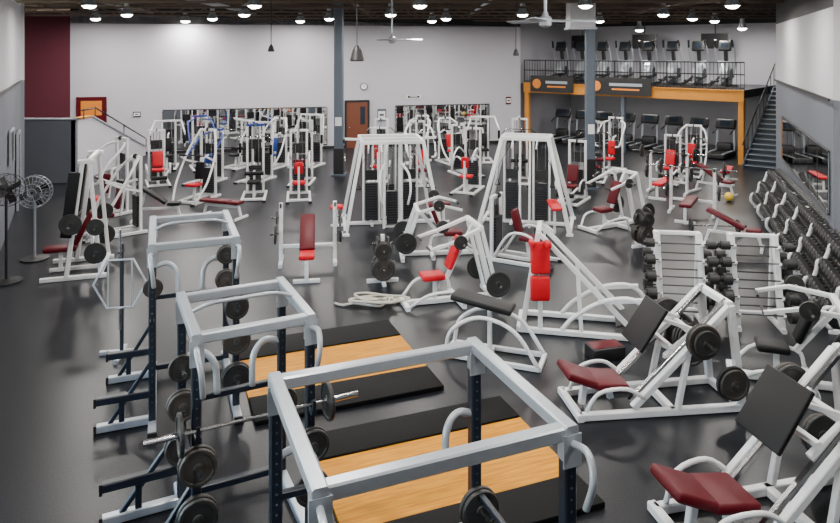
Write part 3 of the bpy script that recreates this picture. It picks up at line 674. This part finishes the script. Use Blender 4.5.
smith(-6.85,13.6,-72)
pedestal_fan(-8.1,14.3,12); pedestal_fan(-7.85,12.9,60,1.75,.3,BLACK)
selector(-8.4,18.0,-35,'press',RED,2.0,back=MAROON)
selector(-7.3,16.2,-50,'shoulder',MAROON,1.8)
selector(-6.5,19.9,-15,'shoulder',RED,2.0,WHITE,None,back=BVINYL)
selector(-4.95,20.3,10,'lat',BVINYL,2.1,WHITE,BLUE)
selector(-3.6,20.2,10,'row',RED,1.95)
selector(-3.9,22.5,0,'lat',MAROON,2.0)
for i,(X,Y,k,p,t) in enumerate(((-9.4,25.3,'fly',BVINYL,None),(-8.1,25.2,'press',BVINYL,BLUE),(-6.8,25.5,'lat',BVINYL,None),(-5.5,25.4,'shoulder',BLUE,None),(-4.2,25.6,'fly',BVINYL,None),(-1.5,26.0,'lat',RED,None),(-.1,26.4,'press',BVINYL,None),(1.2,26.5,'shoulder',RED,None),(2.5,26.8,'fly',BVINYL,None),(-8.6,22.3,'leg',RED,None),(-7.1,22.6,'press',BLUE,BLUE),(-5.5,22.9,'fly',BVINYL,None),(1.6,24.0,'leg',BVINYL,None),(-1.4,23.0,'row',RED,None))):
    selector(X,Y,random.choice((-20,0,15,25)),k,p,random.choice((1.7,1.8,1.9)),WHITE,t)
flat_bench(-5.2,17.9,70,MAROON); flat_bench(-6.8,17.6,100,BVINYL,35)
cable_station(-.75,17.2,8,2.3,1.5,1.9,1.3,2.15,'cable_multi_station',4,None)
selector(1.5,21.2,-20,'row',RED,1.9); selector(.0,22.3,10,'press',MAROON,2.0,back=RED)
cable_station(2.7,17.2,-15,2.2,1.15,1.7,.7,2.2,'cable_crossover_machine',2,None,.1)
selector(3.3,22.6,-10,'lat',BVINYL,2.05,WHITE); selector(4.4,19.7,-30,'leg',MAROON,1.7)
selector(6.9,24.6,-35,'press',RED,1.9); selector(8.3,22.6,-30,'leg',RED,1.5); selector(9.5,23.8,-30,'shoulder',RED,1.7)
selector(5.9,22.9,-20,'lat',MAROON,1.9)
olympic_bench(7.1,17.9,-30,MAROON); flat_bench(7.0,15.2,60,MAROON,25); olympic_bench(7.4,20.6,-35,RED)
flat_bench(10.2,22.6,-30,RED); flat_bench(9.0,20.8,40,MAROON,30)
plate_press(4.8,16.9,-60,MAROON); plate_tree(5.0,15.2,20,.75)
olympic_bench(-2.25,13.6,8,MAROON,35,False,seat=RED)
plate_tree(-.71,12.9,10,.9)
plate_press(.35,14.6,95,MAROON,'t_bar_row_machine',1.0)
selector(2.1,14.2,60,'leg',MAROON,1.3)
plate_press(.55,11.9,-75,RED,seat=RED)
hack_squat(2.35,10.8,-12)
leg_press(2.82,8.5,8,MAROON,.93)
leg_press(3.32,6.35,12,MAROON,1.0)
plate_press(5.0,8.9,-110,BVINYL,'seated_calf_machine',1.1)
barbell_rack(4.2,11.0,-8); barbell_rack(5.35,10.85,-8)
dumbbell_rack((9.65,18.9),(6.65,10.4))
plate_tree(3.75,9.85,30,.6)
b=B(); b.pad((-.1,0,.78),(.9,.36,.08),BVINYL,(0,8,0)); 
for s in (-1,1): b.tube([(-.6,s*.22,.04),(-.5,s*.22,.4),(-.1,s*.2,.62),(.4,s*.22,.5),(.75,s*.24,.04)],.03,WHITE,8,5); b.beam((-.6,s*.22,.04),(.75,s*.24,.04),.06,WHITE)
b.beam((-.6,-.25,.04),(-.6,.25,.04),.06,WHITE); b.beam((.75,-.25,.04),(.75,.25,.04),.06,WHITE); b.beam((0,0,.04),(0,0,.74),.06,WHITE); b.beam((0,-.22,.04),(0,.22,.04),.06,WHITE)
b.done('leg_curl_bench',(1.0,9.75,0),-20)
b=B(); b.pad((0,0,.09),(.5,.3,.18),BLACK,None,.02); b.box((0,0,.183),(.44,.24,.006),MAROON); b.done('step_box',(2.65,9.75,0),15)
b=B(); pts=[]
for k in range(70):
    a=k*.5; r=.16+.12*math.sin(k*.37)+.04*math.sin(k*1.7); pts.append((r*1.7*math.cos(a),r*.9*math.sin(a),.03+.12*abs(math.sin(k*.21))*(1-k/90)))
pts+= [(-.6,-.1,.03),(-.75,0,.03)]
b.tube(pts,.022,ROPE,6,2); b.done('battle_rope_pile',(-.72,11.75,0),0)
b=B(); barbell(b,(0,0,.16),(1,0,0),.75,((.16,.04),)); b.done('barbell',(7.1,16.4,0),-5)
b=B(); b.lathe((0,0,.13),(0,0,1),[(-.13*math.cos(math.pi*k/12),max(.002,.13*math.sin(math.pi*k/12))) for k in range(13)],YEL,26); b.done('medicine_ball',(9.0,19.8,0))

for k in range(8): 
    p=mz(.9+k*1.08,1.5); treadmill(p[0],p[1],0,MA)
for k in range(8):
    p=mz(1.0+k*1.08,1.5); elliptical(p[0],p[1],2.862,MA)
for s in (1.2,4.4,7.6):
    b=B(); b.pad((0,0,0),(1.2,.07,.68),BLACK,None,.015); b.box((0,-.038,0),(1.1,.01,.6),BVINYL); b.beam((0,.03,.3),(0,.03,CEIL-4.85),.04,BLACK); b.done('wall_television',mz(s,3.6,4.8),MA)

d=(Vector((7.6,12.5,0))-Vector((11.1,21.2,0))).normalized()
c=Vector((7.6,12.5,0))-d*3.9; n=Vector((d.y,-d.x,0))
if n.x>0: n=-n
b=B(); b.box((0,0,0),(7.2,.02,1.15),MIRROR)
for k in range(7): b.box((-3.6+1.2*k,-.012,0),(.02,.008,1.15),BLACK)
for s in(-1,1): b.beam((-3.6,0,s*.59),(3.6,0,s*.59),.04,BLACK)
b.done('wall_mirror',(c.x+n.x*.03,c.y+n.y*.03,1.9),math.degrees(math.atan2(d.y,d.x)))
# doorway panel and notice board on the left wall
d=(Vector((-12.1,20.6,0))-Vector((-7.2,11,0))).normalized(); ang=math.degrees(math.atan2(d.y,d.x))
for t,z,w,h,m in ((9.0,1.05,1.0,2.1,SCREEN),(6.6,2.0,1.0,.8,BLACK)):
    c=Vector((-7.2,11,0))+d*t+Vector((d.y,-d.x,0))*.04
    b=B(); b.box((0,0,0),(w,.04,h),m)
    for s in(-1,1): b.beam((s*w/2,-.02,-h/2),(s*w/2,-.02,h/2),.06,SILVER)
    b.beam((-w/2,-.02,h/2),(w/2,-.02,h/2),.06,SILVER)
    b.done('door_3' if h>2 else 'notice_board',(c.x,c.y,z),ang)

# ------------------------------------------------------------------ world, camera
w=bpy.data.worlds.new('sky'); scene.world=w; w.use_nodes=True
nt=w.node_tree; bg=nt.nodes['Background']; sk=nt.nodes.new('ShaderNodeTexSky'); sk.sun_disc=False; sk.sun_elevation=math.radians(35)
nt.links.new(sk.outputs[0],bg.inputs[0]); bg.inputs[1].default_value=4.0
cam=bpy.data.cameras.new('camera'); co=bpy.data.objects.new('camera',cam); COL.objects.link(co)
co.location=(0,0,4.4); co.rotation_euler=(math.radians(90),0,0)
cam.sensor_width=36; cam.lens=36*680/840; cam.shift_y=-211.5/840; cam.clip_start=.05
scene.camera=co
